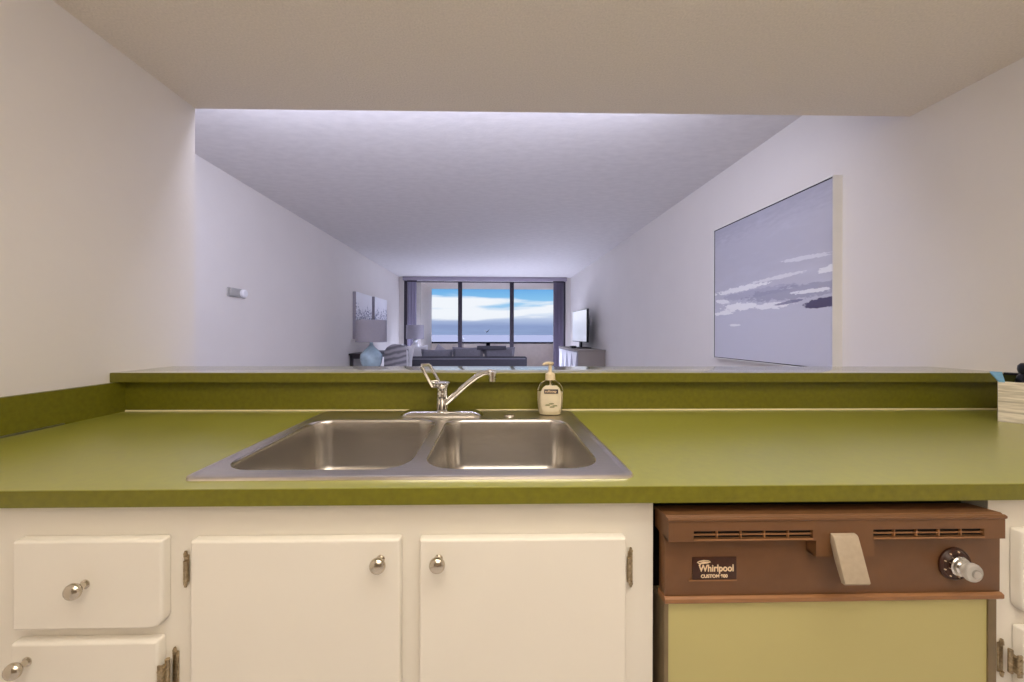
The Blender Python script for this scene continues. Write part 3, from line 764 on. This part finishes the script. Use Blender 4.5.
def slab(x0, x1, z0, z1, name, par, rad=0.004):
    rad = rad if isinstance(rad, (list, tuple)) else (rad,)*4
    rings = []
    T = YFACE-.0012-YD
    for o, d in ((0, T), (0, .0060), (.0004, .0035), (.0014, .0014), (.0030, .0003), (.0046, 0), (.0054, 0)):
        P = rrect(x0+o, x1-o, z0+o, z1-o, [max(r-o, .0004) for r in rad], 5)
        rings.append([(p[0], YD+d, p[1]) for p in P])
    return MB().loft(rings, cap0=True, cap1=True).build(name, 'cab', par, smooth=50)
def cabinet(label, x0, x1, top, side_top=None):
    t = thing('base_cabinet', label, 'cabinet', ((x0+x1)/2, 1.0, 0), 'cream base cabinets under the worktop')
    m = MB()
    m.box(x0, x1, YFACE, YFACE+.019, .10, top)
    st = side_top or top
    m.box(x0, x0+.016, YFACE+.019, YP, .10, st); m.box(x1-.016, x1, YFACE+.019, YP, .10, st)
    m.box(x0+.016, x1-.016, YFACE+.019, YP, .10, .116); m.box(x0+.016, x1-.016, YP-.008, YP, .116, top)
    m.build('carcass', 'cab', t, smooth=0)
    MB().box(x0, x1, YFACE+.06, YFACE+.075, 0, .10).build('toe_kick', 'cab', t, smooth=0)
    return t
TOP = CT-.0302
c1 = cabinet('cream base cabinet at the left wall with one drawer over one door', XL+.004, -.5555, TOP)
d = slab(-.844, -.5845, H-.5270, H-.3687, 'drawer', c1, (.004, .022, .004, .004)); knob(-.7174, H-.445, d)
d = slab(-.847, -.5930, .125, H-.5496, 'door', c1); knob(-.8168, H-.580, d)
hinge(-.5745, H-.664, H-.572, d, -1, True); hinge(-.5729, .16, .25, d, -1, True)
d = slab(-1.275, -.905, H-.5255, H-.3595, 'drawer', c1); knob(-1.07, H-.445, d)
d = slab(-1.275, -.912, .125, H-.536, 'door', c1); knob(-.94, H-.580, d)
c2 = cabinet('cream sink base cabinet with two doors below the double sink', -.5555, .3035, TOP, CT-.21)
d = slab(-.537, -.1650, .125, H-.3717, 'door', c2); knob(-.1994, H-.4073, d)
hinge(-.5555, H-.4625, H-.397, d, 1); hinge(-.5555, .16, .225, d, 1)
d = slab(-.1307, .2470, .125, H-.3733, 'door', c2); knob(-.0955, H-.4075, d)
hinge(.2600, H-.4725, H-.4000, d, -1); hinge(.2600, .16, .225, d, -1)
c3 = cabinet('cream base cabinet right of the dishwasher, cut by the right edge of the photo', .9535, XR-.004, TOP)
d = slab(.9960, 1.40, H-.5270, H-.3700, 'drawer', c3, (.022, .004, .004, .004)); knob(1.185, H-.443, d)
d = slab(1.0010, 1.40, .125, H-.5560, 'door', c3); knob(1.37, H-.59, d)
hinge(.9760, H-.654, H-.582, d, 1, True); hinge(.9760, .16, .235, d, 1, True)
d = slab(1.425, 1.86, H-.5255, H-.3610, 'drawer', c3); knob(1.64, H-.443, d)
d = slab(1.425, 1.86, .125, H-.5430, 'door', c3); knob(1.46, H-.59, d)

# ------------------------------------------------------------------ dishwasher
dw = thing('dishwasher', 'brown and olive built in dishwasher with a dial under the worktop', 'dishwasher', (.632, .95, 0))
MB().box(.330, .936, .712, 1.28, .10, TOP-.012).build('tub', 'dark', dw, smooth=0)
MB().box(.335, .93, .75, .765, .0, .10).build('toe_panel', 'brown', dw, smooth=0)
cp = MB().box(.3164, .9494, .665, .690, H-.480, H-.334, bev=.002).build('control_panel', 'brown', dw)
MB().prism([(.690, H-.4915), (.662, H-.4915), (.660, H-.489), (.660, H-.4825), (.664, H-.480), (.690, H-.480)], .3155, .9500, 'YZ').build('lower_trim', 'brownlite', cp, smooth=0)
vi = MB()
zt, zb = H-.3335, H-.3690
holes = [(.3585, .574, H-.3645, H-.3505), (.6845, .8900, H-.3645, H-.3505)]
vi.plate(.3135, .9290, zb, zt, .6445, .6505, holes)
vi.box(.580, .6865, .6445, .6505, H-.3985, zb)                                             # tab behind the latch
vi.prism([(.6505, zt), (.6445, zt), (.6425, zt+.002), (.6425, zt+.0055), (.646, zt+.0075), (.649, zt+.0065), (.652, zt+.0085), (.700, zt+.0035), (.700, zt-.003)], .3115, .9305, 'YZ')
for a, c in ((.3135, .319), (.9235, .929)): vi.box(a, c, .6505, .700, zb, zt)
for (h0, h1) in ((.3135, .580), (.6865, .929)): vi.box(h0, h1, .6505, .666, zb, zb+.003)
vi.box(.580, .6865, .6505, .666, H-.3985, H-.3955); vi.box(.580, .583, .6505, .666, H-.3985, zb); vi.box(.6835, .6865, .6505, .666, H-.3985, zb)
V = vi.build('visor', 'brown', cp, smooth=0)
for hx in holes:
    n = 5; gr = MB()
    gr.box(hx[0], hx[1], .6465, .6495, H-.3590, H-.3570)
    for k in range(1, n):
        x = hx[0]+(hx[1]-hx[0])*k/n; gr.box(x-.001, x+.001, .646, .650, H-.3645, H-.3505)
    gr.box(hx[0], hx[1], .6435, .646, H-.3672, H-.3645)
    gr.build('vent_grille', 'brownlite', V, smooth=0)
    MB().box(hx[0]-.002, hx[1]+.002, .6506, .6535, H-.3665, H-.3485).build('vent_recess', 'dark', V, smooth=0)
MB().prism([(.6445, H-.3560), (.639, H-.3572), (.6365, H-.3600), (.6165, H-.4240), (.6155, H-.4275), (.6175, H-.4310), (.6235, H-.4310), (.636, H-.400), (.6445, H-.372)], .605, .6495, 'YZ', bev=.0015).build('latch', 'latch', cp)
bd = MB().box(.3667, .4485, .6635, .6652, H-.4498, H-.4082, bev=.0006).build('badge', 'badge', cp)
MB().box(.360, .4485, .6630, .6652, H-.4520, H-.4500).build('badge_lip', 'brownlite', bd, smooth=0)
text('lettering', 'Whirlpool', .0172, (.3785, .6634, H-.4340), RX, 'ink', bd, sx=.90, offset=.0004)
text('lettering', 'CUSTOM 900', .0082, (.3822, .6634, H-.4455), RX, 'ink', bd, sx=1.03, offset=.0003)
sw = MB()
sw.tube([(.3755, .6634, H-.4175), (.380, .6634, H-.4155), (.388, .6634, H-.4140), (.396, .6634, H-.4148), (.400, .6634, H-.4165), (.394, .6634, H-.4185), (.385, .6634, H-.4195), (.379, .6634, H-.4195)], .0009, 6, closed=True)
sw.tube([(.381, .6634, H-.4172), (.388, .6634, H-.4163), (.3955, .6634, H-.4166), (.388, .6634, H-.4180)], .0007, 6, closed=True)
sw.tube([(.3785, .6634, H-.4188), (.3815, .6634, H-.4222)], .0012, 6)
sw.build('swirl_mark', 'ink', bd)
DXc, DZc = .8592, H-.4255
dl = MB().lathe([(.030, 0), (.030, .003), (.027, .006), (.025, .004), (.022, .004)], (DXc, .6652, DZc), '-Y', n=40).build('dial_ring', 'badge', cp)
tk = MB()
for k in range(7):
    a = 2*PI*(k+.3)/9+1.2; tk.box(DXc+.0235*math.cos(a)-.0011, DXc+.0235*math.cos(a)+.0011, .6588, .6612, DZc+.0235*math.sin(a)-.0006, DZc+.0235*math.sin(a)+.0006, rot=Matrix.Rotation(-a, 4, 'Y'))
tk.build('dial_marks', 'ink', dl, smooth=0)
MB().lathe([(.0185, 0), (.0185, .007), (.017, .009), (.012, .0095), (.0095, .012), (0, .012)], (DXc, .661, DZc), '-Y', n=36).build('dial_base', 'chrome', dl)
MB().lathe([(.0085, 0), (.010, .003), (.0145, .006), (.0165, .010), (.0165, .013), (.0150, .0155), (.011, .0162), (0, .0158)], (DXc, .6495, DZc), '-Y', n=36).build('dial_knob', 'frost', dl)
MB().lathe([(.0075, 0), (.0075, .003), (0, .0035)], (DXc, .6333, DZc), '-Y', n=24).build('dial_cap', 'chrome', dl)
MB().box(.3236, .9270, .668, .712, .115, H-.4922).build('door_panel', 'olive', dw, smooth=0)
MB().box(.3164, .3236, .6655, .712, .115, H-.4922).build('door_trim', 'trimmetal', dw, smooth=0)
MB().box(.9270, .9425, .6655, .712, .115, H-.4922).build('door_trim', 'trimmetal', dw, smooth=0)

# ------------------------------------------------------------------ sky
w = bpy.data.worlds.new('World'); sc.world = w; w.use_nodes = True
nt = w.node_tree; g = G(nt); bg = nt.nodes['Background']
tc = nt.nodes.new('ShaderNodeTexCoord'); sp_ = nt.nodes.new('ShaderNodeSeparateXYZ'); nt.links.new(tc.outputs['Generated'], sp_.inputs[0])
x, y, z = sp_.outputs
cr = nt.nodes.new('ShaderNodeValToRGB'); nt.links.new(g('MULTIPLY', z, 5., clamp=True), cr.inputs['Fac'])
E_ = cr.color_ramp.elements
stops = [(0, (150, 168, 205)), (.10, (150, 166, 206)), (.22, (200, 212, 235)), (.40, (150, 205, 240)), (.62, (108, 174, 230)), (1, (80, 150, 220))]
E_[0].position, E_[0].color = stops[0][0], (*lin(stops[0][1]), 1); E_[1].position, E_[1].color = stops[-1][0], (*lin(stops[-1][1]), 1)
for p_, c_ in stops[1:-1]:
    q = E_.new(p_); q.color = (*lin(c_), 1)
az = g('DIVIDE', x, g('ADD', g('ABSOLUTE', y), .05))
cv = g.comb(g('MULTIPLY', az, 3.2), g('MULTIPLY', z, 26), 2.1)
n1 = g.noise(cv, 1.4, 8); n2 = g.noise(cv, 2.6, 6)
band = g('MULTIPLY', g.smooth(z, .018, .05), g('SUBTRACT', 1., g.smooth(z, .075, .125)))
cm = g.smooth(g('ADD', n1, g('ADD', g('MULTIPLY', g('SUBTRACT', band, .5), .42), g('MULTIPLY', az, -.25))), .50, .70)
col = g.mix(cm, cr.outputs['Color'], lin((250, 250, 252)))
low = g('MULTIPLY', g('SUBTRACT', 1., g.smooth(z, .012, .05)), g.smooth(n2, .35, .65))
col = g.mix(g('MULTIPLY', low, .32), col, lin((128, 138, 180)))
nt.links.new(col, bg.inputs['Color']); bg.inputs['Strength'].default_value = 1.0

# ------------------------------------------------------------------ lights
def area(name, loc, size, power, col, rot=(0, 0, 0)):
    l = bpy.data.lights.new(name, 'AREA'); l.shape = 'RECTANGLE'; l.size, l.size_y = size; l.energy = power; l.color = col
    o = bpy.data.objects.new(name, l); C.objects.link(o); o.location = loc; o.rotation_euler = rot
    return o
area('kitchen_ceiling_lamp', (.25, .10, ZK-.03), (1.6, .5), 17, (1, .93, .84))
area('added_ceiling_fill', (.25, -.75, ZK-.45), (1.0, .6), 33, (1, .93, .84), (PI, 0, 0))  # added upward light to brighten the ceiling; no such fixture is known
area('kitchen_rear_lamp', (.25, -1.2, ZK-.25), (1.6, .5), 6.5, (1, .93, .84), (math.radians(50), 0, 0))
area('added_living_fill', (-.3, 1.70, ZL-.22), (2.8, .10), 40, (.75, .77, 1.), (math.radians(66), 0, 0))  # added fill, unseen behind the soffit, to brighten the living room
s = bpy.data.lights.new('sun', 'SUN'); s.energy = 56; s.angle = .01; s.color = (.80, .82, 1)
so_ = bpy.data.objects.new('sun', s); C.objects.link(so_)
el = math.radians(29); so_.rotation_euler = Vector((.01, -math.cos(el), -math.sin(el))).to_track_quat('-Z', 'Y').to_euler()

# ------------------------------------------------------------------ camera
f = 368.
cd = bpy.data.cameras.new('camera'); cd.sensor_width = 36; cd.sensor_fit = 'HORIZONTAL'; cd.lens = 36*f/1024
cd.shift_x = (512-500.575)/1024; cd.shift_y = -(341-333.247)/1024; cd.clip_start = .05; cd.clip_end = 20000
co = bpy.data.objects.new('camera', cd); C.objects.link(co)
co.matrix_world = Matrix.Translation((0, 0, H)) @ Matrix.Rotation(-.023, 4, 'Z') @ Matrix.Rotation(PI/2, 4, 'X') @ Matrix.Rotation(.0026, 4, 'Z')
sc.camera = co
sc.view_settings.view_transform = 'Standard'; sc.view_settings.look = 'None'; sc.view_settings.gamma = 1; sc.view_settings.use_curve_mapping = False
sc.view_settings.exposure = 0.
sc.cycles.use_denoising = True
sc.cycles.max_bounces = 14; sc.cycles.diffuse_bounces = 8; sc.cycles.glossy_bounces = 6; sc.cycles.transmission_bounces = 8
sc.cycles.sample_clamp_indirect = 6
